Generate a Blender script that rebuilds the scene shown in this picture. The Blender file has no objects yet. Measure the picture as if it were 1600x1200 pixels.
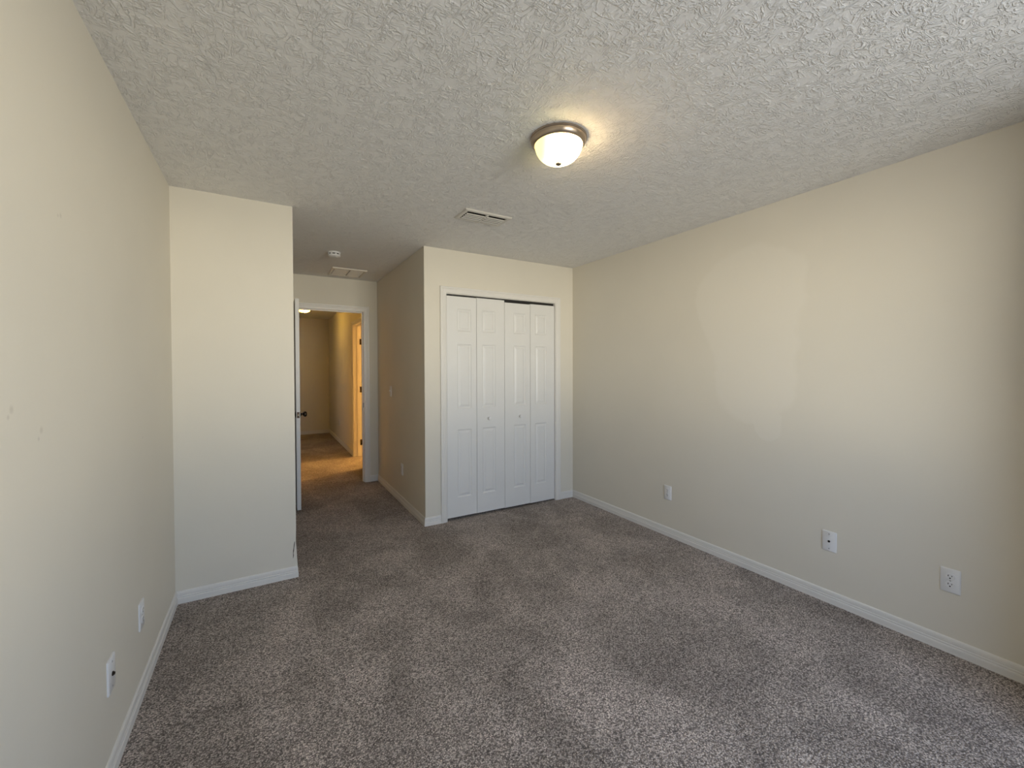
import bpy, bmesh, math, random
from mathutils import Vector, Matrix

random.seed(4)
SC = bpy.context.scene
COL = SC.collection

# ------------------------------------------------------------------ camera
cam_d = bpy.data.cameras.new('camera')
cam = bpy.data.objects.new('camera', cam_d)
COL.objects.link(cam)
YAW, PITCH, ROLL, CAM_H, FPX = 0.5347, -0.0160, -0.0030, 1.3801, 653.11
_f = Vector((math.sin(YAW) * math.cos(PITCH), math.cos(YAW) * math.cos(PITCH), math.sin(PITCH)))
_r = Vector((math.cos(YAW), -math.sin(YAW), 0.0))
_u = _r.cross(_f)
_r2 = _r * math.cos(ROLL) + _u * math.sin(ROLL)
_u2 = -_r * math.sin(ROLL) + _u * math.cos(ROLL)
cam.matrix_world = Matrix(((_r2.x, _u2.x, -_f.x, 0), (_r2.y, _u2.y, -_f.y, 0), (_r2.z, _u2.z, -_f.z, CAM_H), (0, 0, 0, 1)))
cam_d.sensor_fit = 'HORIZONTAL'
cam_d.sensor_width = 36.0
cam_d.lens = FPX * 36.0 / 1600.0
cam_d.shift_y = -14.4 / 1600.0
cam_d.clip_start = 0.02
SC.camera = cam

# ------------------------------------------------------------------ colour management
SC.view_settings.view_transform = 'Standard'
SC.view_settings.look = 'None'
SC.view_settings.exposure = 1.42
SC.view_settings.gamma = 1.0
SC.view_settings.use_curve_mapping = False

# ------------------------------------------------------------------ room measures (metres)
XL, XR = -0.463, 2.835            # left and right walls of the bedroom
YB = -1.05                        # wall with the window, behind the camera
YP, XP = 3.101, 0.169             # partition on the left
YC, XC = 3.514, 1.198             # closet front and its corner
YD = 5.264                        # wall with the bedroom door
H = 2.44
HX0, HX1, HY0, HY1 = 0.10, 1.196, 5.384, 9.75   # hallway
WX0, WX1, WZ0, WZ1 = 0.72, 2.05, 0.75, 2.08     # bedroom window opening

# ------------------------------------------------------------------ daylight (world seen through the window)
W = bpy.data.worlds.new('daylight')
SC.world = W
W.use_nodes = True
nt = W.node_tree
nt.nodes.clear()
wo = nt.nodes.new('ShaderNodeOutputWorld')
bg = nt.nodes.new('ShaderNodeBackground')
tc = nt.nodes.new('ShaderNodeTexCoord')
sep = nt.nodes.new('ShaderNodeSeparateXYZ')
mr = nt.nodes.new('ShaderNodeMapRange')
mr.inputs['From Min'].default_value = -1.0
mr.inputs['From Max'].default_value = 1.0
rp = nt.nodes.new('ShaderNodeValToRGB')
els = [(0.00, (0.24, 0.27, 0.31)), (0.24, (0.30, 0.33, 0.37)), (0.32, (0.46, 0.47, 0.48)), (0.41, (1.32, 1.26, 1.09)), (0.470, (2.35, 2.22, 1.90)),
       (0.545, (0.80, 0.93, 1.10)), (0.63, (0.48, 0.63, 0.89)), (1.00, (0.34, 0.48, 0.76))]
while len(rp.color_ramp.elements) < len(els):
    rp.color_ramp.elements.new(0.5)
for e, (p, c) in zip(rp.color_ramp.elements, els):
    e.position = p
    e.color = (c[0], c[1], c[2], 1)
nt.links.new(tc.outputs['Generated'], sep.inputs[0])
nt.links.new(sep.outputs['Z'], mr.inputs['Value'])
nt.links.new(mr.outputs[0], rp.inputs[0])
nt.links.new(rp.outputs[0], bg.inputs['Color'])
bg.inputs['Strength'].default_value = 5.2
nt.links.new(bg.outputs[0], wo.inputs['Surface'])


def area(name, loc, rot, sx, sy, power, col, portal=False):
    d = bpy.data.lights.new(name, 'AREA')
    d.shape = 'RECTANGLE'
    d.size, d.size_y = sx, sy
    d.energy = power
    d.color = col
    o = bpy.data.objects.new(name, d)
    COL.objects.link(o)
    o.location = loc
    o.rotation_euler = rot
    if portal:
        d.cycles.is_portal = True
    return o


# the bedroom window's portal for the sky outside
area('window_portal', ((WX0 + WX1) / 2, YB - 0.12, (WZ0 + WZ1) / 2), (math.radians(90), 0, 0), WX1 - WX0, WZ1 - WZ0, 1.0, (1, 1, 1), True)
# daylight from the window of the room that opens on the hall's left
area('hall_side_window', (-1.75, 8.15, 1.55), (0, math.radians(-90), 0), 1.3, 1.1, 1.6, (0.72, 0.80, 1.0))


# ------------------------------------------------------------------ node helpers
def new_mat(name):
    m = bpy.data.materials.new(name)
    m.use_nodes = True
    n = m.node_tree
    b = n.nodes['Principled BSDF']
    return m, n, b


def N(n, t, **kw):
    x = n.nodes.new(t)
    for k, v in kw.items():
        setattr(x, k, v)
    return x


def coords(n, scale=(1, 1, 1), space='Object', rot=(0, 0, 0)):
    t = N(n, 'ShaderNodeTexCoord')
    m = N(n, 'ShaderNodeMapping')
    m.inputs['Scale'].default_value = scale
    m.inputs['Rotation'].default_value = rot
    n.links.new(t.outputs[space], m.inputs[0])
    return m.outputs[0]


def noise(n, vec, scale, detail=2.0, rough=0.5, dist=0.0):
    x = N(n, 'ShaderNodeTexNoise')
    x.inputs['Scale'].default_value = scale
    x.inputs['Detail'].default_value = detail
    x.inputs['Roughness'].default_value = rough
    x.inputs['Distortion'].default_value = dist
    n.links.new(vec, x.inputs['Vector'])
    return x.outputs['Fac']


def ramp(n, fac, stops):
    x = N(n, 'ShaderNodeValToRGB')
    while len(x.color_ramp.elements) < len(stops):
        x.color_ramp.elements.new(0.5)
    for e, (p, c) in zip(x.color_ramp.elements, stops):
        e.position = p
        e.color = c if len(c) == 4 else (*c, 1)
    n.links.new(fac, x.inputs[0])
    return x.outputs[0]


def math_n(n, op, a, b=None, clamp=False):
    x = N(n, 'ShaderNodeMath', operation=op)
    x.use_clamp = clamp
    for i, v in enumerate((a, b)):
        if v is None:
            continue
        if isinstance(v, (int, float)):
            x.inputs[i].default_value = v
        else:
            n.links.new(v, x.inputs[i])
    return x.outputs[0]


def mix(n, fac, a, b, mode='MIX'):
    x = N(n, 'ShaderNodeMix', data_type='RGBA', blend_type=mode)
    for k, v in ((0, fac), (6, a), (7, b)):
        if isinstance(v, (int, float)):
            x.inputs[k].default_value = v
        elif isinstance(v, tuple):
            x.inputs[k].default_value = v if len(v) == 4 else (*v, 1)
        else:
            n.links.new(v, x.inputs[k])
    return x.outputs[2]


def bump(n, b, height, strength, dist):
    x = N(n, 'ShaderNodeBump')
    x.inputs['Strength'].default_value = strength
    x.inputs['Distance'].default_value = dist
    n.links.new(height, x.inputs['Height'])
    n.links.new(x.outputs[0], b.inputs['Normal'])


def spot_mask(n, vec, pts):
    """a soft 0..1 mask made of the dots pts = [(x, y, z, radius)]"""
    out = None
    for (x, y, z, r) in pts:
        d = N(n, 'ShaderNodeVectorMath', operation='DISTANCE')
        n.links.new(vec, d.inputs[0])
        d.inputs[1].default_value = (x, y, z)
        v = N(n, 'ShaderNodeMapRange')
        v.inputs['From Min'].default_value = r * 0.35
        v.inputs['From Max'].default_value = r
        v.inputs['To Min'].default_value = 1.0
        v.inputs['To Max'].default_value = 0.0
        n.links.new(d.outputs['Value'], v.inputs['Value'])
        out = v.outputs[0] if out is None else math_n(n, 'MAXIMUM', out, v.outputs[0])
    return out


# ------------------------------------------------------------------ materials
PAINT = (0.735, 0.694, 0.602)


def wall_paint(name, spots=None, patch=None):
    m, n, b = new_mat(name)
    v = coords(n)
    big = noise(n, v, 1.3, 3, 0.55)
    col = mix(n, ramp(n, big, [(0.3, (0, 0, 0)), (0.7, (1, 1, 1))]), tuple(c * 0.975 for c in PAINT), tuple(c * 1.02 for c in PAINT))
    if patch:
        # touched-up area of fresher paint, with a rolled, uneven edge
        wob = N(n, 'ShaderNodeTexNoise')
        wob.inputs['Scale'].default_value = 3.0
        wob.inputs['Detail'].default_value = 4.0
        n.links.new(v, wob.inputs['Vector'])
        sub = N(n, 'ShaderNodeVectorMath', operation='SUBTRACT')
        n.links.new(wob.outputs['Color'], sub.inputs[0])
        sub.inputs[1].default_value = (0.5, 0.5, 0.5)
        scl = N(n, 'ShaderNodeVectorMath', operation='SCALE')
        scl.inputs['Scale'].default_value = 0.22
        n.links.new(sub.outputs[0], scl.inputs[0])
        add = N(n, 'ShaderNodeVectorMath', operation='ADD')
        n.links.new(v, add.inputs[0])
        n.links.new(scl.outputs[0], add.inputs[1])
        sp = N(n, 'ShaderNodeSeparateXYZ')
        n.links.new(add.outputs[0], sp.inputs[0])
        total = None
        for (y, z, ry, rz) in patch:
            a_ = math_n(n, 'POWER', math_n(n, 'ABSOLUTE', math_n(n, 'DIVIDE', math_n(n, 'SUBTRACT', sp.outputs['Y'], y), ry)), 2.6)
            c_ = math_n(n, 'POWER', math_n(n, 'ABSOLUTE', math_n(n, 'DIVIDE', math_n(n, 'SUBTRACT', sp.outputs['Z'], z), rz)), 2.6)
            s_ = math_n(n, 'ADD', a_, c_)
            mm = N(n, 'ShaderNodeMapRange')
            mm.inputs['From Min'].default_value = 0.85
            mm.inputs['From Max'].default_value = 1.1
            mm.inputs['To Min'].default_value = 1.0
            mm.inputs['To Max'].default_value = 0.0
            n.links.new(s_, mm.inputs['Value'])
            total = mm.outputs[0] if total is None else math_n(n, 'MAXIMUM', total, mm.outputs[0])
        col = mix(n, total, col, tuple(min(1, c * 1.035) for c in (0.735, 0.697, 0.612)))
    if spots:
        col = mix(n, math_n(n, 'MULTIPLY', spot_mask(n, v, spots), 0.22), col, (0.30, 0.26, 0.22))
    n.links.new(col, b.inputs['Base Color'])
    b.inputs['Roughness'].default_value = 0.62
    b.inputs['Specular IOR Level'].default_value = 0.25
    peel = noise(n, v, 160, 3, 0.55)
    roll = noise(n, v, 14, 2, 0.5)
    hgt = math_n(n, 'ADD', math_n(n, 'MULTIPLY', peel, 0.25), roll)
    bump(n, b, hgt, 0.10, 0.006)
    return m


M_WALL = wall_paint('cream_wall_paint')
M_WALL_L = wall_paint('cream_wall_paint_with_scuffs', spots=[(XL, 1.577, 1.790, 0.009), (XL, 1.56, 1.785, 0.006), (XL, 1.44, 1.234, 0.011), (XL, 1.425, 1.215, 0.007),
                                                            (XL, 1.304, 1.295, 0.012), (XL, 1.29, 1.28, 0.007), (XL, 3.08, 2.33, 0.008), (XL, 2.4, 1.08, 0.007)])
M_WALL_R = wall_paint('cream_wall_paint_touched_up', patch=[(1.66, 1.83, 0.36, 0.36), (1.60, 1.42, 0.27, 0.42), (1.50, 1.06, 0.085, 0.16)])


def ceiling_mat():
    m, n, b = new_mat('knockdown_ceiling_texture')
    v = coords(n)
    b.inputs['Base Color'].default_value = (0.85, 0.84, 0.82, 1)
    b.inputs['Roughness'].default_value = 0.8
    b.inputs['Specular IOR Level'].default_value = 0.15
    # troweled ridges: ridged noise in two crossing directions, gated by blotches
    def ridges(scale, stretch, rot, width):
        vv = coords(n, stretch, rot=(0, 0, rot))
        f = noise(n, vv, scale, 3, 0.55, 0.9)
        d = math_n(n, 'ABSOLUTE', math_n(n, 'SUBTRACT', f, 0.5))
        r = N(n, 'ShaderNodeMapRange')
        r.interpolation_type = 'SMOOTHSTEP'
        r.inputs['From Min'].default_value = 0.0
        r.inputs['From Max'].default_value = width
        r.inputs['To Min'].default_value = 1.0
        r.inputs['To Max'].default_value = 0.0
        n.links.new(d, r.inputs['Value'])
        return r.outputs[0]
    a_ = ridges(36, (1.0, 0.42, 1), 0.5, 0.075)
    c_ = ridges(40, (0.42, 1.0, 1), -0.4, 0.08)
    g = ramp(n, noise(n, v, 16, 2, 0.5), [(0.36, (0, 0, 0)), (0.54, (1, 1, 1))])
    g2 = ramp(n, noise(n, coords(n, rot=(0, 0, 1.1)), 18, 2, 0.5), [(0.38, (0, 0, 0)), (0.56, (1, 1, 1))])
    hgt = math_n(n, 'ADD', math_n(n, 'MULTIPLY', a_, g), math_n(n, 'MULTIPLY', c_, g2))
    hgt = math_n(n, 'ADD', hgt, math_n(n, 'MULTIPLY', noise(n, v, 60, 3, 0.6), 0.35))
    bump(n, b, hgt, 0.78, 0.0034)
    return m


M_CEIL = ceiling_mat()


def carpet_mat():
    m, n, b = new_mat('taupe_frieze_carpet')
    v = coords(n)
    tuft = N(n, 'ShaderNodeTexVoronoi')
    tuft.inputs['Scale'].default_value = 185
    tuft.inputs['Randomness'].default_value = 1.0
    vd = N(n, 'ShaderNodeVectorMath', operation='ADD')
    wn = N(n, 'ShaderNodeTexNoise')
    wn.inputs['Scale'].default_value = 110
    n.links.new(v, wn.inputs['Vector'])
    sc_ = N(n, 'ShaderNodeVectorMath', operation='SCALE')
    sc_.inputs['Scale'].default_value = 0.007
    n.links.new(wn.outputs['Color'], sc_.inputs[0])
    n.links.new(v, vd.inputs[0])
    n.links.new(sc_.outputs[0], vd.inputs[1])
    n.links.new(vd.outputs[0], tuft.inputs['Vector'])
    sepc = N(n, 'ShaderNodeSeparateColor')
    n.links.new(tuft.outputs['Color'], sepc.inputs[0])
    speck = ramp(n, sepc.outputs[0], [(0.0, (0.115, 0.088, 0.072)), (0.25, (0.32, 0.262, 0.226)), (0.55, (0.60, 0.512, 0.450)), (1.0, (0.95, 0.84, 0.75))])
    fine = noise(n, v, 420, 2, 0.6)
    speck = mix(n, 0.25, speck, ramp(n, fine, [(0.25, (0.14, 0.112, 0.096)), (0.75, (0.66, 0.57, 0.51))]))
    gap = ramp(n, math_n(n, 'MULTIPLY', tuft.outputs['Distance'], 1.0), [(0.20, (1.12, 1.12, 1.12)), (0.42, (0.95, 0.95, 0.95)), (0.70, (0.36, 0.345, 0.335))])  # shade between the tufts, painted into the pile colour
    speck = mix(n, 1.0, speck, gap, 'MULTIPLY')
    # pile brushed in different directions (vacuum and foot marks)
    lay = noise(n, coords(n, (1.0, 0.7, 1), rot=(0, 0, 0.5)), 2.3, 4, 0.55, 0.6)
    lay2 = noise(n, coords(n, (0.8, 1.6, 1), rot=(0, 0, -0.4)), 4.5, 3, 0.5, 0.4)
    l1 = ramp(n, lay, [(0.38, (0.80, 0.79, 0.785)), (0.50, (1.0, 1.0, 1.0)), (0.56, (1.10, 1.10, 1.11)), (0.63, (1.20, 1.20, 1.22))])
    l2 = ramp(n, lay2, [(0.40, (0.93, 0.93, 0.93)), (0.60, (1.06, 1.06, 1.06))])
    col = mix(n, 1.0, mix(n, 1.0, speck, l1, 'MULTIPLY'), l2, 'MULTIPLY')
    n.links.new(col, b.inputs['Base Color'])
    b.inputs['Roughness'].default_value = 0.95
    b.inputs['Specular IOR Level'].default_value = 0.05
    b.inputs['Sheen Weight'].default_value = 0.15
    b.inputs['Sheen Roughness'].default_value = 0.6
    h1 = math_n(n, 'SUBTRACT', 1.0, math_n(n, 'MULTIPLY', tuft.outputs['Distance'], 1.0))
    hgt = math_n(n, 'ADD', h1, math_n(n, 'MULTIPLY', noise(n, v, 260, 2, 0.6), 0.8))
    bump(n, b, hgt, 0.9, 0.006)
    return m


M_CARPET = carpet_mat()


def plain(name, col, rough=0.5, metal=0.0, spec=0.5, var=0.03, nscale=6.0, bstr=0.0, bscale=80):
    m, n, b = new_mat(name)
    v = coords(n)
    f = noise(n, v, nscale, 3, 0.5)
    c = mix(n, f, tuple(x * (1 - var) for x in col), tuple(min(1, x * (1 + var)) for x in col))
    n.links.new(c, b.inputs['Base Color'])
    b.inputs['Roughness'].default_value = rough
    b.inputs['Metallic'].default_value = metal
    b.inputs['Specular IOR Level'].default_value = spec
    if bstr:
        bump(n, b, noise(n, v, bscale, 2, 0.5), bstr, 0.002)
    return m


M_TRIM = plain('white_semigloss_trim', (0.775, 0.755, 0.715), 0.34, spec=0.4)
M_DOOR = plain('white_molded_door', (0.765, 0.76, 0.74), 0.40, spec=0.4, bstr=0.05, bscale=120)
M_PLATE = plain('white_plastic_plate', (0.78, 0.775, 0.77), 0.35)
M_VENT = plain('almond_vent_enamel', (0.68, 0.655, 0.60), 0.4)
M_GRILLE = plain('painted_grille_enamel', (0.80, 0.75, 0.66), 0.45)
M_DARK = plain('void_shade_black', (0.012, 0.011, 0.010), 0.8, spec=0.1)
M_TRACK = plain('shade_black_track', (0.018, 0.017, 0.016), 0.5, metal=0.2)  # steel track coloured near black to carry the shade of the head gap
M_NICKEL = plain('brushed_nickel', (0.44, 0.36, 0.285), 0.30, metal=1.0, bstr=0.03, bscale=200)
M_BRONZE = plain('dark_bronze', (0.055, 0.042, 0.034), 0.25, metal=0.9)
M_SLOT = plain('black_slot', (0.015, 0.014, 0.014), 0.6)
M_SCREW = plain('dull_screw_head', (0.42, 0.41, 0.40), 0.4, metal=0.6)
M_CRACK = plain('cracked_paint_edge', (0.10, 0.085, 0.07), 0.9, spec=0.1)
M_WINFRAME = plain('white_vinyl_frame', (0.8, 0.8, 0.79), 0.4)


def shade_mat(name, strength, dim=(1.0, 0.74, 0.30), hot=(1.0, 0.86, 0.52)):
    """lit alabaster glass: the bulbs behind it make one side hotter"""
    m, n, b = new_mat(name)
    v = coords(n)
    f = noise(n, v, 9, 3, 0.55, 0.8)
    # the bulbs sit off centre, so the glass on the far side stays dimmer
    gx = N(n, 'ShaderNodeVectorMath', operation='DOT_PRODUCT')
    n.links.new(v, gx.inputs[0])
    gx.inputs[1].default_value = (0.88, -0.47, 0.0)
    hotside = N(n, 'ShaderNodeMapRange')
    hotside.interpolation_type = 'SMOOTHSTEP'
    hotside.inputs['From Min'].default_value = -0.085
    hotside.inputs['From Max'].default_value = 0.055
    hotside.inputs['To Min'].default_value = 0.055
    hotside.inputs['To Max'].default_value = 1.0
    n.links.new(gx.outputs['Value'], hotside.inputs['Value'])
    s = math_n(n, 'ADD', math_n(n, 'MULTIPLY', f, strength * 0.7), strength * 0.65)
    s = math_n(n, 'MULTIPLY', s, hotside.outputs[0])
    c = mix(n, hotside.outputs[0], dim, hot)
    b.inputs['Base Color'].default_value = (0.75, 0.66, 0.48, 1)
    b.inputs['Roughness'].default_value = 0.25
    n.links.new(c, b.inputs['Emission Color'])
    n.links.new(s, b.inputs['Emission Strength'])
    return m


M_SHADE = shade_mat('lit_alabaster_glass', 10.0, (1.0, 0.92, 0.33), (1.0, 0.72, 0.36))
M_SHADE_HALL = shade_mat('lit_hall_glass', 18.0, (1.0, 0.53, 0.05), (1.0, 0.57, 0.07))


# ------------------------------------------------------------------ mesh helpers
def link(name, bm, mat, parent=None, smooth=False):
    bmesh.ops.recalc_face_normals(bm, faces=bm.faces[:])
    me = bpy.data.meshes.new(name)
    bm.to_mesh(me)
    bm.free()
    if smooth:
        for p in me.polygons:
            p.use_smooth = True
        try:
            me.set_sharp_from_angle(angle=math.radians(40))
        except Exception:
            pass
    me.materials.append(mat)
    o = bpy.data.objects.new(name, me)
    COL.objects.link(o)
    if parent:
        o.parent = parent
    return o


def box(bm, x0, x1, y0, y1, z0, z1, bev=0.0):
    v = [bm.verts.new(c) for c in ((x0, y0, z0), (x1, y0, z0), (x1, y1, z0), (x0, y1, z0), (x0, y0, z1), (x1, y0, z1), (x1, y1, z1), (x0, y1, z1))]
    fs = [bm.faces.new([v[i] for i in q]) for q in ((3, 2, 1, 0), (4, 5, 6, 7), (0, 1, 5, 4), (1, 2, 6, 5), (2, 3, 7, 6), (3, 0, 4, 7))]
    if bev:
        es = list({e for f in fs for e in f.edges})
        bmesh.ops.bevel(bm, geom=es, offset=bev, segments=2, affect='EDGES', profile=0.6)


def lathe(bm, prof, axis='z', seg=40, origin=(0, 0, 0)):
    """revolve prof = [(radius, height)] about an axis through origin"""
    rings = []
    for (r, h) in prof:
        ring = []
        if r < 1e-6:
            p = (0, 0, h)
            ring = [p]
        else:
            for k in range(seg):
                a = 2 * math.pi * k / seg
                ring.append((r * math.cos(a), r * math.sin(a), h))
        out = []
        for (x, y, z) in ring:
            if axis == 'z':
                q = (x, y, z)
            elif axis == 'x':
                q = (z, x, y)
            else:
                q = (x, z, y)
            out.append(bm.verts.new((q[0] + origin[0], q[1] + origin[1], q[2] + origin[2])))
        rings.append(out)
    for a, b in zip(rings, rings[1:]):
        if len(a) == 1 and len(b) == 1:
            continue
        for k in range(seg):
            k2 = (k + 1) % seg
            if len(a) == 1:
                bm.faces.new((a[0], b[k], b[k2]))
            elif len(b) == 1:
                bm.faces.new((a[k], a[k2], b[0]))
            else:
                bm.faces.new((a[k], a[k2], b[k2], b[k]))


def tag(o, label, cat, group=None, kind=None):
    o['label'] = label
    o['category'] = cat
    if group:
        o['group'] = group
    if kind:
        o['kind'] = kind
    return o


def thing(name, label, cat, loc, rz=0.0, group=None, kind=None):
    o = bpy.data.objects.new(name, None)
    COL.objects.link(o)
    o.empty_display_size = 0.1
    o.location = loc
    o.rotation_euler = (0, 0, rz)
    return tag(o, label, cat, group, kind)


def struct_boxes(name, boxes, mat, label, cat='wall'):
    bm = bmesh.new()
    for b in boxes:
        box(bm, *b)
    return tag(link(name, bm, mat), label, cat, kind='structure')


# ------------------------------------------------------------------ shell
struct_boxes('floor', [(XL - 0.3, 4.6, YB - 0.15, HY1 + 0.2, -0.12, 0.0)], M_CARPET, 'grey taupe carpet over the whole bedroom and hallway floor', 'carpet')
bm = bmesh.new()
box(bm, XL - 0.3, 4.6, YB - 0.15, HY1 + 0.2, H, H + 0.12)
tag(link('ceiling', bm, M_CEIL), 'off-white ceiling with knockdown texture over bedroom and hall', 'ceiling', kind='structure')

struct_boxes('wall_left', [(XL - 0.12, XL, YB - 0.15, 4.3, 0, H)], M_WALL_L, 'long cream wall at the left edge with two plates near the floor')
struct_boxes('wall_right', [(XR, XR + 0.12, YB - 0.15, YC + 0.75, 0, H)], M_WALL_R, 'wide cream wall on the right with a paler touched-up patch')
struct_boxes('wall_back', [(XL, WX0, YB - 0.15, YB, 0, H), (WX1, XR, YB - 0.15, YB, 0, H), (WX0, WX1, YB - 0.15, YB, 0, WZ0), (WX0, WX1, YB - 0.15, YB, WZ1, H)],
             M_WALL, 'cream wall behind the camera around the window')

struct_boxes('wall_back_shade_block', [(2.32, XR, YB, 0.04, 0, H)], M_WALL, 'unseen wall block added behind the camera to shade the right wall')  # unseen block added to keep window light off the near right wall

# partition with a slightly splayed, knocked bottom corner
bm = bmesh.new()
zs = [0, 0.05, 0.09, 0.13, 0.18, 0.24, 0.32, H]
fl = [0.010, 0.009, 0.0065, 0.004, 0.0018, -0.002, 0.0, 0.0]
rows = []
for z, d in zip(zs, fl):
    rows.append([bm.verts.new(c) for c in ((XL, YP, z), (XP + d, YP - abs(d) * 0.2, z), (XP + d, YP + 0.10, z), (XL, YP + 0.10, z))])
for a, b in zip(rows, rows[1:]):
    for k in range(4):
        bm.faces.new((a[k], a[(k + 1) % 4], b[(k + 1) % 4], b[k]))
bm.faces.new(rows[0][::-1])
bm.faces.new(rows[-1])
part = tag(link('wall_partition', bm, M_WALL), 'short cream partition wall jutting from the left wall beside the alcove', 'wall', kind='structure')
bm = bmesh.new()
pts = [(0.160, 0.236, 0.003), (0.158, 0.218, 0.005), (0.155, 0.196, 0.004), (0.153, 0.176, 0.006), (0.151, 0.160, 0.003), (0.152, 0.146, 0.005), (0.150, 0.128, 0.002)]
for (x0, z0, w0), (x1, z1, w1) in zip(pts, pts[1:]):
    vs = []
    for yy in (YP - 0.0012, YP + 0.004):
        vs.append([bm.verts.new(c) for c in ((x0 - w0 / 2, yy, z0), (x0 + w0 / 2, yy, z0), (x1 + w1 / 2, yy, z1), (x1 - w1 / 2, yy, z1))])
    bm.faces.new(vs[0])
    bm.faces.new(vs[1][::-1])
    for k in range(4):
        bm.faces.new((vs[0][k], vs[1][k], vs[1][(k + 1) % 4], vs[0][(k + 1) % 4]))
ck = link('paint_crack', bm, M_CRACK, part)
ck['label'] = 'dark ragged crack in the paint at the bottom corner'

struct_boxes('wall_alcove_left', [(XP - 0.10, XP, YP + 0.10, YD, 0, H)], M_WALL, 'alcove wall behind the open bedroom door')
DX0, DX1, DZ = 0.257, 1.033, 2.062           # bedroom door opening
struct_boxes('wall_alcove_back', [(XP - 0.10, DX0 - 0.018, YD, YD + 0.12, 0, H), (DX1 + 0.018, XC + 0.10, YD, YD + 0.12, 0, H), (DX0 - 0.018, DX1 + 0.018, YD, YD + 0.12, DZ + 0.018, H)],
             M_WALL, 'narrow cream wall around the open doorway to the hall')
CX0, CX1, CZ = 1.403, 2.600, 2.047           # closet opening
struct_boxes('wall_closet', [(XC, CX0 - 0.018, YC, YC + 0.10, 0, H), (CX1 + 0.018, XR, YC, YC + 0.10, 0, H), (CX0 - 0.018, CX1 + 0.018, YC, YC + 0.10, CZ + 0.018, H)],
             M_WALL, 'cream wall around the white bifold closet doors')
struct_boxes('wall_closet_side', [(XC, XC + 0.10, YC + 0.10, YD, 0, H)], M_WALL, 'shaded cream wall of the alcove with the light switch')
struct_boxes('wall_closet_inside', [(XC + 0.10, XR, YC + 0.75, YC + 0.85, 0, H)], M_WALL, 'back wall inside the closet')
# hallway
HDY0, HDY1, HDZ = 6.05, 6.87, 2.05           # doorway on the hall's right
struct_boxes('wall_hall_end', [(HX0 - 0.1, HX1 + 0.1, HY1, HY1 + 0.1, 0, H)], M_WALL, 'far end wall of the dim hallway')
struct_boxes('wall_hall_right', [(HX1, HX1 + 0.14, HY0, HDY0 - 0.018, 0, H), (HX1, HX1 + 0.14, HDY1 + 0.018, HY1, 0, H), (HX1, HX1 + 0.14, HDY0 - 0.018, HDY1 + 0.018, HDZ + 0.018, H)],
             M_WALL, 'right wall of the hallway with a warm glow at its top')
struct_boxes('wall_hall_left', [(HX0 - 0.1, HX0, HY0, 7.60, 0, H), (HX0 - 0.1, HX0, 8.50, HY1, 0, H), (HX0 - 0.1, HX0, 7.60, 8.50, 2.05, H)],
             M_WALL, 'left wall of the hallway hidden behind the open door')
struct_boxes('wall_side_room', [(HX1 + 0.14, 4.3, 5.25, 5.384, 0, H), (HX1 + 0.14, 4.3, 8.0, 8.1, 0, H), (4.2, 4.3, 5.384, 8.0, 0, H)], M_WALL, 'walls of the lamp-lit room right of the hall')
struct_boxes('wall_daylit_room', [(-1.9, HX0 - 0.1, 7.2, 7.3, 0, H), (-1.9, HX0 - 0.1, 9.0, 9.1, 0, H), (-2.0, -1.9, 7.2, 9.1, 0, H), (-2.0, XL - 0.3, 7.2, 9.1, -0.12, 0), (-2.0, XL - 0.3, 7.2, 9.1, H, H + 0.12)],
             M_WALL, 'walls of the daylit room left of the hall')

# window behind the camera
bm = bmesh.new()
for b in ((WX0, WX0 + 0.05), (WX1 - 0.05, WX1)):
    box(bm, b[0], b[1], YB - 0.11, YB - 0.05, WZ0, WZ1)
for b in ((WZ0, WZ0 + 0.05), (WZ1 - 0.05, WZ1)):
    box(bm, WX0 + 0.05, WX1 - 0.05, YB - 0.11, YB - 0.05, b[0], b[1])
win = tag(link('window_1', bm, M_WINFRAME), 'white vinyl window behind the camera', 'window', kind='structure')
bm = bmesh.new()
box(bm, WX0 + 0.05, WX1 - 0.05, YB - 0.10, YB - 0.06, 1.385, 1.425)
link('meeting_rail', bm, M_WINFRAME, win)
bm = bmesh.new()
box(bm, WX0 - 0.04, WX1 + 0.04, YB - 0.045, YB + 0.04, WZ0 - 0.02, WZ0)
link('sill', bm, M_TRIM, win)

# ------------------------------------------------------------------ baseboards
BP = [(0.0, 0.0735), (0.0035, 0.0735), (0.0068, 0.0700), (0.0085, 0.0630), (0.0092, 0.0500), (0.0070, 0.0478), (0.0070, 0.0462), (0.0095, 0.0440),
      (0.0100, 0.0385), (0.0076, 0.0362), (0.0076, 0.0346), (0.0112, 0.0320), (0.0120, 0.0270), (0.0120, 0.0095), (0.0108, 0.0080), (0.0120, 0.0065), (0.0120, 0.0), (0.0, 0.0)]


def baseboard(name, p0, p1, nrm, m0, m1, label):
    """a moulded board from p0 to p1; nrm points into the room; m = +1 inner mitre, -1 outer mitre, 0 square"""
    a, b = Vector((*p0, 0)), Vector((*p1, 0))
    d = (b - a).normalized()
    n = Vector((*nrm, 0))
    bm = bmesh.new()
    r0 = [bm.verts.new(a + d * (m0 * t) + n * t + Vector((0, 0, z))) for (t, z) in BP]
    r1 = [bm.verts.new(b - d * (m1 * t) + n * t + Vector((0, 0, z))) for (t, z) in BP]
    for k in range(len(BP)):
        k2 = (k + 1) % len(BP)
        bm.faces.new((r0[k], r0[k2], r1[k2], r1[k]))
    bm.faces.new(r0)
    bm.faces.new(r1[::-1])
    o = link(name, bm, M_TRIM)
    return tag(o, label, 'baseboard', kind='structure')


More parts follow.
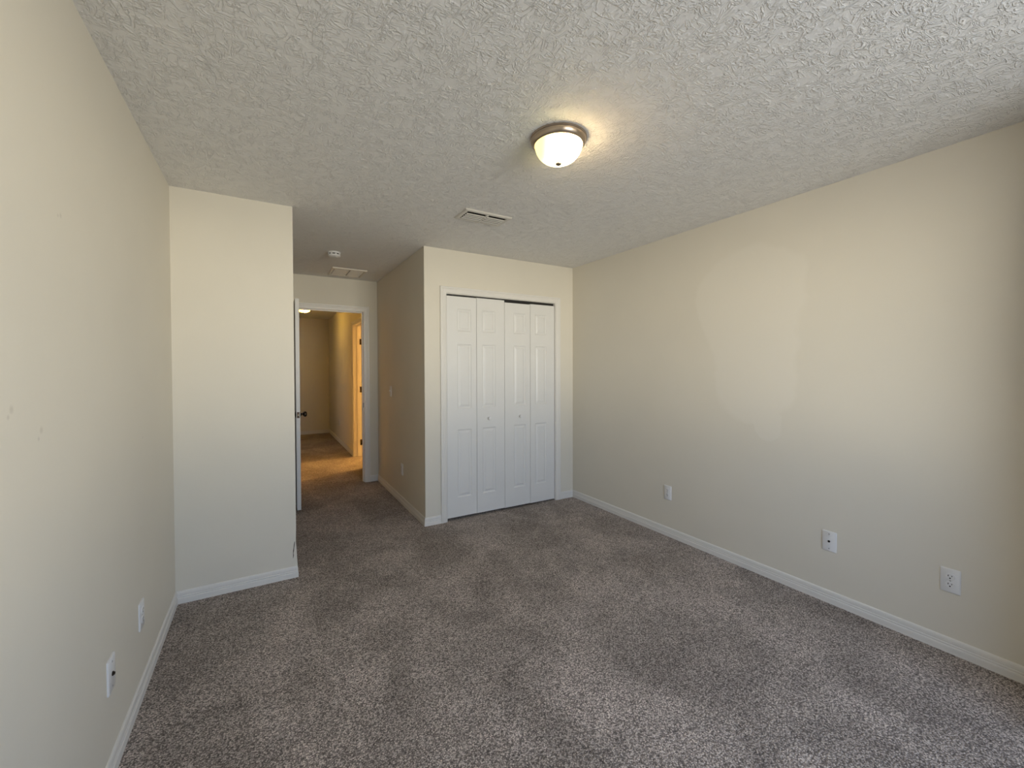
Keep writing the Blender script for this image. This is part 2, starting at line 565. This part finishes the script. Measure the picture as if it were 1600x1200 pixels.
CW = 0.057
baseboard('baseboard_left', (XL, YB), (XL, YP), (1, 0), 1, 1, 'white moulded baseboard along the left wall')
baseboard('baseboard_partition', (XL, YP), (XP, YP), (0, -1), 1, -1, 'white baseboard under the short partition wall')
baseboard('baseboard_alcove_left', (XP, YP), (XP, YD), (1, 0), -1, 1, 'baseboard behind the open bedroom door')
baseboard('baseboard_alcove_back', (DX1 + 0.008 + CW, YD), (XC, YD), (0, -1), 0, 1, 'short stub of baseboard right of the bedroom doorway')
baseboard('baseboard_closet_side', (XC, YD), (XC, YC), (-1, 0), 1, -1, 'shaded baseboard along the alcove wall under the light switch')
baseboard('baseboard_closet_left', (XC, YC), (CX0 + 0.008 - CW, YC), (0, -1), -1, 0, 'short white baseboard left of the closet casing')
baseboard('baseboard_closet_right', (CX1 - 0.008 + CW, YC), (XR, YC), (0, -1), 0, 1, 'short white baseboard right of the closet casing')
baseboard('baseboard_right', (XR, YC), (XR, 0.04), (-1, 0), 1, 1, 'long white moulded baseboard along the right wall')
baseboard('baseboard_back', (XL, YB), (2.32, YB), (0, 1), 1, 1, 'baseboard under the window behind the camera')
baseboard('baseboard_hall_end', (HX0, HY1), (HX1, HY1), (0, -1), 1, 1, 'baseboard across the far end of the hallway')
baseboard('baseboard_hall_right', (HX1, HY1), (HX1, HDY1 + 0.065), (-1, 0), 1, 0, 'baseboard along the right wall of the hallway')

# ------------------------------------------------------------------ door casings
CP = [(0.0, 0.0), (0.0, 0.009), (0.003, 0.0115), (0.010, 0.0120), (0.013, 0.0100), (0.018, 0.0112), (0.034, 0.0150), (0.040, 0.0130), (0.044, 0.0165), (0.054, 0.0170), (0.057, 0.0145), (0.057, 0.0)]


def casing(name, place, a0, a1, ztop, label):
    """mitred casing around an opening a0..a1 wide; place(a, out, z) -> world point"""
    bm = bmesh.new()
    rows = []
    for (w, t) in CP:
        rows.append([bm.verts.new(place(*q)) for q in ((a0 - w, t, 0), (a0 - w, t, ztop + w), (a1 + w, t, ztop + w), (a1 + w, t, 0))])
    for k in range(len(rows)):
        r, q = rows[k], rows[(k + 1) % len(rows)]
        for j in range(3):
            bm.faces.new((r[j], r[j + 1], q[j + 1], q[j]))
    bm.faces.new([r[0] for r in rows])
    bm.faces.new([r[3] for r in rows][::-1])
    return tag(link(name, bm, M_TRIM), label, 'door trim', kind='structure')


t1 = casing('trim_1', lambda a, o, z: (a, YC - o, z), CX0 - 0.005, CX1 + 0.005, CZ + 0.005, 'white moulded casing framing the closet doors')
bm = bmesh.new()
for b in ((CX0 - 0.018, CX0, YC - 0.001, YC + 0.10, 0, CZ), (CX1, CX1 + 0.018, YC - 0.001, YC + 0.10, 0, CZ), (CX0 - 0.018, CX1 + 0.018, YC - 0.001, YC + 0.10, CZ, CZ + 0.018)):
    box(bm, *b)
link('jamb', bm, M_TRIM, t1)
bm = bmesh.new()
box(bm, CX0, CX1, YC + 0.030, YC + 0.055, CZ - 0.022, CZ)
tr = link('door_track', bm, M_TRACK, t1)
tr['label'] = 'metal track above the bifold doors, blackened for the shade of the gap'

t2 = casing('trim_2', lambda a, o, z: (a, YD - o, z), DX0 - 0.012, DX1 + 0.008, DZ + 0.005, 'white casing framing the bedroom doorway to the hall')
bm = bmesh.new()
for b in ((DX0 - 0.018, DX0, YD - 0.001, YD + 0.121, 0, DZ), (DX1, DX1 + 0.018, YD - 0.001, YD + 0.121, 0, DZ), (DX0 - 0.018, DX1 + 0.018, YD - 0.001, YD + 0.121, DZ, DZ + 0.018)):
    box(bm, *b)
link('jamb', bm, M_TRIM, t2)
bm = bmesh.new()
for b in ((DX0, DX0 + 0.011, YD + 0.040, YD + 0.075, 0, DZ - 0.011), (DX1 - 0.011, DX1, YD + 0.040, YD + 0.075, 0, DZ - 0.011), (DX0, DX1, YD + 0.040, YD + 0.075, DZ - 0.011, DZ)):
    box(bm, *b)
link('door_stop', bm, M_TRIM, t2)
bm = bmesh.new()
box(bm, DX1 - 0.002, DX1 + 0.001, YD + 0.004, YD + 0.034, 0.905, 0.962)
sp_ = link('strike_plate', bm, M_BRONZE, t2)
sp_['label'] = 'dark bronze strike plate on the right jamb'

t3 = casing('trim_3', lambda a, o, z: (HX1 - o, a, z), HDY0 - 0.005, HDY1 + 0.005, HDZ + 0.005, 'casing of the lit doorway on the right of the hall')
bm = bmesh.new()
for b in ((HX1 - 0.001, HX1 + 0.141, HDY0 - 0.018, HDY0, 0, HDZ), (HX1 - 0.001, HX1 + 0.141, HDY1, HDY1 + 0.018, 0, HDZ), (HX1 - 0.001, HX1 + 0.141, HDY0 - 0.018, HDY1 + 0.018, HDZ, HDZ + 0.018)):
    box(bm, *b)
link('jamb', bm, M_TRIM, t3)
bm = bmesh.new()
for b in ((HX1 + 0.050, HX1 + 0.082, HDY0, HDY0 + 0.011, 0, HDZ - 0.011), (HX1 + 0.050, HX1 + 0.082, HDY1 - 0.011, HDY1, 0, HDZ - 0.011), (HX1 + 0.050, HX1 + 0.082, HDY0, HDY1, HDZ - 0.011, HDZ)):
    box(bm, *b)
link('door_stop', bm, M_TRIM, t3)
for z in (1.80, 1.05, 0.22):
    bm = bmesh.new()
    box(bm, HX1 + 0.092, HX1 + 0.136, HDY1 - 0.004, HDY1 - 0.0005, z - 0.045, z + 0.045)
    hg = link('hinge', bm, M_BRONZE, t3)
bpy.data.objects['hinge']['label'] = 'dark bronze hinge leaf'


# ------------------------------------------------------------------ panelled doors
def panel_face(bm, W_, z0, z1, panels, y, out):
    """one moulded face of a door in the plane y, cut by raised panels [(x0, x1, za, zb)]; out = -1 faces -y"""
    xs = sorted({0.0, W_} | {p[0] for p in panels} | {p[1] for p in panels})
    zz = sorted({z0, z1} | {p[2] for p in panels} | {p[3] for p in panels})
    grid = {}

    def gv(x, z):
        k = (round(x, 5), round(z, 5))
        if k not in grid:
            grid[k] = bm.verts.new((x, y, z))
        return grid[k]
    for xa, xb in zip(xs, xs[1:]):
        for za, zb in zip(zz, zz[1:]):
            hit = [p for p in panels if p[0] - 1e-6 <= xa and xb <= p[1] + 1e-6 and p[2] - 1e-6 <= za and zb <= p[3] + 1e-6]
            if not hit:
                bm.faces.new((gv(xa, za), gv(xb, za), gv(xb, zb), gv(xa, zb)))
    for (xa, xb, za, zb) in panels:
        zin = [q for q in zz if za - 1e-6 <= q <= zb + 1e-6]
        xin = [q for q in xs if xa - 1e-6 <= q <= xb + 1e-6]
        loop = [gv(q, za) for q in xin] + [gv(xb, q) for q in zin[1:]] + [gv(q, zb) for q in reversed(xin[:-1])] + [gv(xa, q) for q in reversed(zin[1:-1])]
        prev = loop
        for off, dep in ((0.004, 0.0035), (0.009, 0.0075), (0.014, 0.0085), (0.019, 0.0075), (0.032, 0.0020), (0.034, 0.0015)):
            cur = []
            for v in loop:
                x = min(max(v.co.x, xa + off), xb - off)
                z = min(max(v.co.z, za + off), zb - off)
                cur.append(bm.verts.new((x, y - out * dep, z)))
            for k in range(len(loop)):
                k2 = (k + 1) % len(loop)
                bm.faces.new((prev[k], prev[k2], cur[k2], cur[k]))
            prev = cur
        bm.faces.new(prev)
    return grid


def door_leaf(bm, W_, z0, z1, T_, panels, both=False):
    g = panel_face(bm, W_, z0, z1, panels, 0.0, -1)
    bm2 = panel_face(bm, W_, z0, z1, panels if both else [], T_, 1)
    # rim
    for (xa, za, xb, zb) in ((0, z0, W_, z0), (W_, z0, W_, z1), (W_, z1, 0, z1), (0, z1, 0, z0)):
        q = [bm.verts.new(c) for c in ((xa, 0, za), (xb, 0, zb), (xb, T_, zb), (xa, T_, za))]
        bm.faces.new(q)
    bmesh.ops.remove_doubles(bm, verts=bm.verts[:], dist=1e-5)


ZP = [(0.200, 0.820), (1.012, 1.600), (1.715, 1.920)]
LW = 0.2965


def bifold(name, label, x0, zt, zb, lean, knob_leaf):
    t = thing(name, label, 'closet door', (x0, YC + 0.006, 0), 0, kind='structure')
    for k in range(2):
        bm = bmesh.new()
        off = 0.100 if k == 0 else 0.057
        pn = [(off, off + 0.142, a, b) for a, b in ZP]
        wl = LW - (0.0032 if k == 0 else 0.0)
        door_leaf(bm, wl, zb[k], zt[k], 0.030, pn)
        lf = link('door_leaf', bm, M_DOOR, t)
        lf.location = (k * LW, 0, 0)
        lf.rotation_euler = (0, 0, lean[k])
        if k == knob_leaf:
            bm = bmesh.new()
            lathe(bm, [(0.0, 0.0005), (0.010, 0.0), (0.0085, -0.003), (0.0065, -0.010), (0.0075, -0.015), (0.0135, -0.019), (0.0155, -0.024), (0.0145, -0.029), (0.010, -0.032), (0.0, -0.033)], 'y', 24)
            kn = link('knob', bm, M_PLATE, lf, True)
            kn.location = (off + 0.071 - (0.006 if k == 1 else 0.0), 0, 0.905)
            kn['label'] = 'small round white pull knob'
    return t


bifold('door_2', 'left folding pair of white panelled closet doors', CX0 + 0.004, (2.031, 2.034), (0.024, 0.022), (0.0, 0.0), 1)
bifold('door_3', 'right folding pair of white panelled closet doors by the right corner', CX0 + 0.004 + 2 * LW + 0.003, (2.015, 2.021), (0.019, 0.016), (0.0, 0.0), 0)

# bedroom door, swung open into the alcove
d1 = thing('door_1', 'white bedroom door standing open edge-on beside the partition wall', 'door', (DX0 + 0.001, YD - 0.004, 0), math.radians(-90), kind='structure')
DW = 0.760
bm = bmesh.new()
pn = []
for a, b in ((0.22, 0.80), (1.00, 1.62), (1.74, 1.93)):
    pn += [(0.115, 0.335, a, b), (0.425, 0.645, a, b)]
door_leaf(bm, DW, 0.016, 2.052, 0.034, pn, True)
link('slab', bm, M_DOOR, d1)
# (door local: x runs along its width from the hinge, y through its thickness towards +x of the room)
for side, yy in ((1, 0.034), (-1, 0.0)):
    bm = bmesh.new()
    pr = [(0.0, -0.001), (0.031, 0.0), (0.032, 0.003), (0.028, 0.007), (0.016, 0.010), (0.0115, 0.014), (0.0105, 0.024), (0.013, 0.029), (0.022, 0.034), (0.0265, 0.042), (0.027, 0.050), (0.024, 0.058), (0.016, 0.063), (0.0, 0.0645)]
    lathe(bm, [(r, yy + side * h) for r, h in pr], 'y', 32, (DW - 0.062, 0, 0.935))
    kb = link('door_knob', bm, M_BRONZE, d1, True)
    kb['label'] = 'dark bronze door knob'
bm = bmesh.new()
box(bm, DW - 0.001, DW + 0.0012, 0.005, 0.029, 0.905, 0.963)
la = link('latch_plate', bm, M_BRONZE, d1)
la['label'] = 'dark bronze latch plate on the door edge'
bm = bmesh.new()
lathe(bm, [(0.0, 0.0), (0.0075, 0.0), (0.0075, 0.009), (0.004, 0.011), (0.0, 0.011)], 'x', 16, (DW + 0.001, 0.017, 0.934))
link('latch_bolt', bm, M_NICKEL, la)
for z in (1.84, 1.03, 0.22):
    bm = bmesh.new()
    lathe(bm, [(0.0, -0.045), (0.006, -0.045), (0.006, 0.045), (0.0, 0.045)], 'z', 12, (-0.004, -0.004, z))
    hh = link('hinge', bm, M_BRONZE, d1, True)


# ------------------------------------------------------------------ wall plates (local: front faces -y)
def rounded_rect(bm, w, h, y0, y1, r, seg=5, inset=0.0):
    outl = []
    for cx, cz, a0 in ((w / 2 - r, h / 2 - r, 0), (-w / 2 + r, h / 2 - r, 90), (-w / 2 + r, -h / 2 + r, 180), (w / 2 - r, -h / 2 + r, 270)):
        for k in range(seg + 1):
            a = math.radians(a0 + 90 * k / seg)
            outl.append((cx + r * math.cos(a), cz + r * math.sin(a)))
    def ring(y, s):
        return [bm.verts.new((x * (1 - s / (w / 2)), y, z * (1 - s / (h / 2)))) for x, z in outl]
    rs = [ring(y0, 0), ring(y1 + (y0 - y1) * 0.35, 0), ring(y1, inset)]
    for a, b in zip(rs, rs[1:]):
        for k in range(len(a)):
            bm.faces.new((a[k], a[(k + 1) % len(a)], b[(k + 1) % len(a)], b[k]))
    bm.faces.new(rs[0])
    bm.faces.new(rs[-1])


def place_plate(o, w, h):
    bm = bmesh.new()
    rounded_rect(bm, w, h, 0.0005, -0.006, 0.003, 3, 0.003)
    return link('cover_plate', bm, M_PLATE, o, True)


def screw(o, z, x=0):
    bm = bmesh.new()
    lathe(bm, [(0.0, -0.0055), (0.0034, -0.0058), (0.0028, -0.0070), (0.0, -0.0073)], 'y', 14, (x, 0, z))
    s = link('screw', bm, M_SCREW, o, True)
    return s


def duplex_outlet(label, loc, rz, grp='duplex wall outlets'):
    o = thing('wall_outlet', label, 'outlet', loc, rz, grp)
    place_plate(o, 0.070, 0.115)
    for s in (1, -1):
        bm = bmesh.new()
        # rounded receptacle face with flattened top and bottom
        pts = []
        for k in range(36):
            a = 2 * math.pi * k / 36
            pts.append((0.0172 * math.cos(a), max(-0.0142, min(0.0142, 0.0172 * math.sin(a)))))
        zc = s * 0.0195
        ra = [bm.verts.new((x, -0.005, zc + z)) for x, z in pts]
        rb = [bm.verts.new((x, -0.0078, zc + z)) for x, z in pts]
        rc = [bm.verts.new((x * 0.94, -0.0084, zc + z * 0.94)) for x, z in pts]
        for a, b in ((ra, rb), (rb, rc)):
            for k in range(36):
                bm.faces.new((a[k], a[(k + 1) % 36], b[(k + 1) % 36], b[k]))
        bm.faces.new(ra)
        bm.faces.new(rc)
        rec = link('receptacle', bm, M_PLATE, o)
        bm = bmesh.new()
        box(bm, -0.0077, -0.0051, -0.0088, -0.007, zc + 0.0005, zc + 0.0085)
        box(bm, 0.0051, 0.0075, -0.0088, -0.007, zc + 0.0015, zc + 0.0080)
        lathe(bm, [(0.0, -0.007), (0.0030, -0.007), (0.0030, -0.0088), (0.0, -0.0088)], 'y', 14, (0, 0, zc - 0.0065))
        link('slots', bm, M_SLOT, rec)['label'] = 'black prong slots'
    screw(o, 0.0)
    return o


def cable_plate(label, loc, rz, jack):
    o = thing('cable_plate', label, 'wall plate', loc, rz, 'coaxial wall plates')
    place_plate(o, 0.072, 0.117)
    screw(o, 0.042)
    screw(o, -0.042)
    bm = bmesh.new()
    if jack:
        lathe(bm, [(0.0, -0.005), (0.0075, -0.005), (0.0075, -0.009), (0.0052, -0.0095), (0.0050, -0.0125), (0.0040, -0.013), (0.0, -0.0120)], 'y', 18)
        j = link('coaxial_jack', bm, M_BRONZE, o, True)
        j['label'] = 'dark threaded coaxial jack sticking out'
    else:
        lathe(bm, [(0.0, -0.005), (0.0062, -0.005), (0.0062, -0.0082), (0.0036, -0.0086), (0.0, -0.0072)], 'y', 18)
        j = link('coaxial_jack', bm, M_SLOT, o, True)
        j['label'] = 'black round jack in the plate centre'
    return o


RW, LWALL = math.radians(-90), math.radians(90)
duplex_outlet('white duplex outlet on right wall nearest the picture edge', (XR, 0.644, 0.350), RW)
cable_plate('white cable plate with black centre jack on right wall between two outlets', (XR, 1.146, 0.362), RW, False)
duplex_outlet('small white outlet on right wall closest to the closet corner', (XR, 2.285, 0.356), RW)
duplex_outlet('white outlet seen edge-on low on left wall near partition', (XL, 2.316, 0.338), LWALL)
cable_plate('white cable plate with dark jack sticking out low on left wall', (XL, 1.908, 0.343), LWALL, True)
duplex_outlet('thin edge-on outlet low on the shaded alcove wall below the switch', (XC, 4.228, 0.353), RW)
duplex_outlet('faint outlet low on the hallway wall seen through the doorway', (HX1, 8.33, 0.375), RW)

sw = thing('light_switch', 'edge-on light switch with toggle on the shaded alcove wall', 'light switch', (XC, 4.648, 1.128), RW)
place_plate(sw, 0.070, 0.115)
screw(sw, 0.030)
screw(sw, -0.030)
bm = bmesh.new()
box(bm, -0.0055, 0.0055, -0.0070, -0.005, -0.0125, 0.0125)
pts = [(-0.006, -0.005), (0.006, -0.005), (0.0125, -0.019), (0.0065, -0.020)]
va = [bm.verts.new((-0.0040, y, z)) for z, y in pts]
vb = [bm.verts.new((0.0040, y, z)) for z, y in pts]
for k in range(4):
    bm.faces.new((va[k], va[(k + 1) % 4], vb[(k + 1) % 4], vb[k]))
bm.faces.new(va)
bm.faces.new(vb[::-1])
link('toggle', bm, M_PLATE, sw)


# ------------------------------------------------------------------ ceiling lights
def ceiling_light(label, loc, R, drop, shade_m, grp):
    o = thing('ceiling_light', label, 'ceiling light', loc, 0, grp)
    s = R / 0.130
    bm = bmesh.new()
    lathe(bm, [(0.0, 0.0), (0.122 * s, 0.0), (0.130 * s, -0.002), (0.1305 * s, -0.008), (0.129 * s, -0.010), (0.127 * s, -0.0105), (0.1265 * s, -0.016), (0.1235 * s, -0.024),
               (0.1185 * s, -0.031), (0.1145 * s, -0.0345), (0.1115 * s, -0.0355), (0.110 * s, -0.034), (0.109 * s, -0.028), (0.0, -0.028)], 'z', 72)
    link('metal_pan', bm, M_NICKEL, o, True)
    bm = bmesh.new()
    prof = []
    n = 16
    z0 = -0.032
    for k in range(n + 1):
        a = math.pi / 2 * k / n
        r = 0.1085 * s * (math.cos(a) ** 0.86 if k < n else 0.0)
        prof.append((r, z0 - (drop - 0.035) * math.sin(a)))
    lathe(bm, prof, 'z', 64)
    link('glass_shade', bm, shade_m, o, True)
    bm = bmesh.new()
    zb = z0 - (drop - 0.035)
    lathe(bm, [(0.0, zb + 0.005), (0.0110, zb + 0.003), (0.0140, zb - 0.0005), (0.0142, zb - 0.003), (0.0125, zb - 0.0065), (0.0085, zb - 0.0090), (0.0, zb - 0.0100)], 'z', 24)
    link('finial', bm, M_NICKEL, o, True)
    return o


ceiling_light('flush dome ceiling light in brushed nickel glowing over the bedroom carpet', (1.180, 1.565, H), 0.130, 0.117, M_SHADE, 'flush dome ceiling lights')
ceiling_light('hallway dome light glimpsed glowing under the top of the doorway', (0.590, 8.03, H), 0.130, 0.095, M_SHADE_HALL, 'flush dome ceiling lights')

# bulbs: warm light of the lit room right of the hall, out of view
pl = bpy.data.lights.new('side_room_bulb', 'POINT')
pl.energy = 62
pl.color = (1.0, 0.54, 0.15)
pl.shadow_soft_size = 0.06
po = bpy.data.objects.new('side_room_bulb', pl)
COL.objects.link(po)
po.location = (3.1, 6.90, 2.15)


# ------------------------------------------------------------------ vents and detector
def curved_blade(bm, x0, x1, y, z_top, depth, reach, th=0.0012, seg=5):
    """a louver running along x that curves down and towards -y"""
    ra, rb = [], []
    for k in range(seg + 1):
        a = math.pi / 2 * k / seg
        yy = y + reach * (1 - math.cos(a))
        zz = z_top - depth * math.sin(a)
        ra.append((yy, zz))
        rb.append((yy - th, zz + th * 0.4))
    loop = ra + rb[::-1]
    va = [bm.verts.new((x0, yy, zz)) for yy, zz in loop]
    vb = [bm.verts.new((x1, yy, zz)) for yy, zz in loop]
    for k in range(len(loop)):
        k2 = (k + 1) % len(loop)
        bm.faces.new((va[k], va[k2], vb[k2], vb[k]))
    for s in (va, vb):
        for k in range(seg):
            bm.faces.new((s[k], s[k + 1], s[len(loop) - 2 - k], s[len(loop) - 1 - k]))


def frame_ring(bm, w, d, iw, idp, z_out, z_in, lip):
    """rectangular flange sloping from the ceiling down to its inner lip"""
    def ring(a, b, z):
        return [bm.verts.new((x, y, z)) for x, y in ((-a / 2, -b / 2), (a / 2, -b / 2), (a / 2, b / 2), (-a / 2, b / 2))]
    rs = [ring(w, d, 0.0), ring(w, d, z_out), ring(w - 0.014, d - 0.014, z_in), ring(iw + 0.004, idp + 0.004, z_in), ring(iw, idp, z_in + 0.001), ring(iw, idp, lip)]
    for a, b in zip(rs, rs[1:]):
        for k in range(4):
            bm.faces.new((a[k], a[(k + 1) % 4], b[(k + 1) % 4], b[k]))


v1 = thing('ceiling_vent', 'almond supply vent with two louver banks near the ceiling light', 'ceiling vent', (1.336, 2.647, H))
VW, VD, VIW, VID = 0.356, 0.204, 0.300, 0.146
bm = bmesh.new()
frame_ring(bm, VW, VD, VIW, VID, -0.003, -0.009, -0.0005)
link('frame', bm, M_VENT, v1)
bm = bmesh.new()
box(bm, -VIW / 2, VIW / 2, -VID / 2, VID / 2, -0.0015, -0.0002)  # flat black plate stands in for the shade inside the duct
link('duct_shade_plate', bm, M_DARK, v1)['label'] = 'black plate painting the duct shade behind the louvers'
bm = bmesh.new()
box(bm, -0.007, 0.007, -VID / 2, VID / 2, -0.0115, -0.002)
link('centre_bar', bm, M_VENT, v1)
for s in (-1, 1):
    bm = bmesh.new()
    x0, x1 = (-VIW / 2 + 0.004, -0.009) if s < 0 else (0.009, VIW / 2 - 0.004)
    for k in range(4):
        yy = -VID / 2 + 0.030 + k * 0.029
        curved_blade(bm, x0, x1, yy, -0.0080, 0.0055, 0.0085)
    link('louver_bank', bm, M_VENT, v1)

v2 = thing('return_grille', 'flat return air grille with two panels above the bedroom doorway', 'air grille', (0.797, 4.894, H))
GW, GD = 0.352, 0.376
bm = bmesh.new()
frame_ring(bm, GW, GD, GW - 0.050, GD - 0.050, -0.006, -0.012, -0.0005)
link('frame', bm, M_GRILLE, v2)
bm = bmesh.new()
box(bm, -GW / 2 + 0.025, GW / 2 - 0.025, -GD / 2 + 0.025, GD / 2 - 0.025, -0.0015, -0.0002)  # no recess here: a black backing paints the dark behind the slats
link('duct_shade_plate', bm, M_DARK, v2)['label'] = 'black plate painting the shade behind the grille'
bm = bmesh.new()
box(bm, -0.007, 0.007, -GD / 2 + 0.025, GD / 2 - 0.025, -0.0050, -0.0015)
link('centre_bar', bm, M_GRILLE, v2)
for s in (-1, 1):
    bm = bmesh.new()
    x0, x1 = (-GW / 2 + 0.031, -0.010) if s < 0 else (0.010, GW / 2 - 0.031)
    nb = 24
    for k in range(nb):
        yy = -GD / 2 + 0.031 + k * (GD - 0.058) / (nb - 1)
        q = [(yy + 0.0068, -0.0108), (yy + 0.0060, -0.0114), (yy - 0.0062, -0.0046), (yy - 0.0054, -0.0040)]
        va = [bm.verts.new((x0, a, b)) for a, b in q]
        vb = [bm.verts.new((x1, a, b)) for a, b in q]
        for j in range(4):
            bm.faces.new((va[j], va[(j + 1) % 4], vb[(j + 1) % 4], vb[j]))
        bm.faces.new(va)
        bm.faces.new(vb[::-1])
    link('slat_panel', bm, M_GRILLE, v2)

sd = thing('smoke_detector', 'round white smoke detector on the alcove ceiling before the grille', 'smoke detector', (0.560, 4.120, H))
bm = bmesh.new()
lathe(bm, [(0.0, 0.0), (0.055, 0.0), (0.056, -0.003), (0.056, -0.012), (0.054, -0.014), (0.0, -0.014)], 'z', 40)
link('base_ring', bm, M_PLATE, sd, True)
bm = bmesh.new()
lathe(bm, [(0.0, -0.013), (0.047, -0.013), (0.047, -0.022), (0.0, -0.022)], 'z', 40)  # solid black drum, its colour standing for shade in the gap
link('gap_shade_core', bm, M_DARK, sd, True)['label'] = 'black core painting the shade of the slotted gap'
bm = bmesh.new()
for k in range(8):
    a = 2 * math.pi * k / 8 + 0.15
    c, s_ = math.cos(a), math.sin(a)
    q = []
    for r, w in ((0.046, 0.007), (0.0515, 0.007)):
        for ww in (-w, w):
            q.append((r * c - ww * s_, r * s_ + ww * c))
    lo = [bm.verts.new((q[i][0], q[i][1], -0.0225)) for i in (0, 1, 3, 2)]
    hi = [bm.verts.new((q[i][0], q[i][1], -0.0135)) for i in (0, 1, 3, 2)]
    for j in range(4):
        bm.faces.new((lo[j], lo[(j + 1) % 4], hi[(j + 1) % 4], hi[j]))
    bm.faces.new(lo)
    bm.faces.new(hi[::-1])
lathe(bm, [(0.0, -0.022), (0.050, -0.022), (0.0535, -0.025), (0.0525, -0.034), (0.045, -0.041), (0.020, -0.044), (0.0, -0.044)], 'z', 40)
link('cover', bm, M_PLATE, sd, True)
bm = bmesh.new()
lathe(bm, [(0.0, -0.043), (0.009, -0.043), (0.009, -0.0455), (0.007, -0.0465), (0.0, -0.0465)], 'z', 20, (0.018, -0.012, 0))
link('test_button', bm, M_PLATE, sd, True)
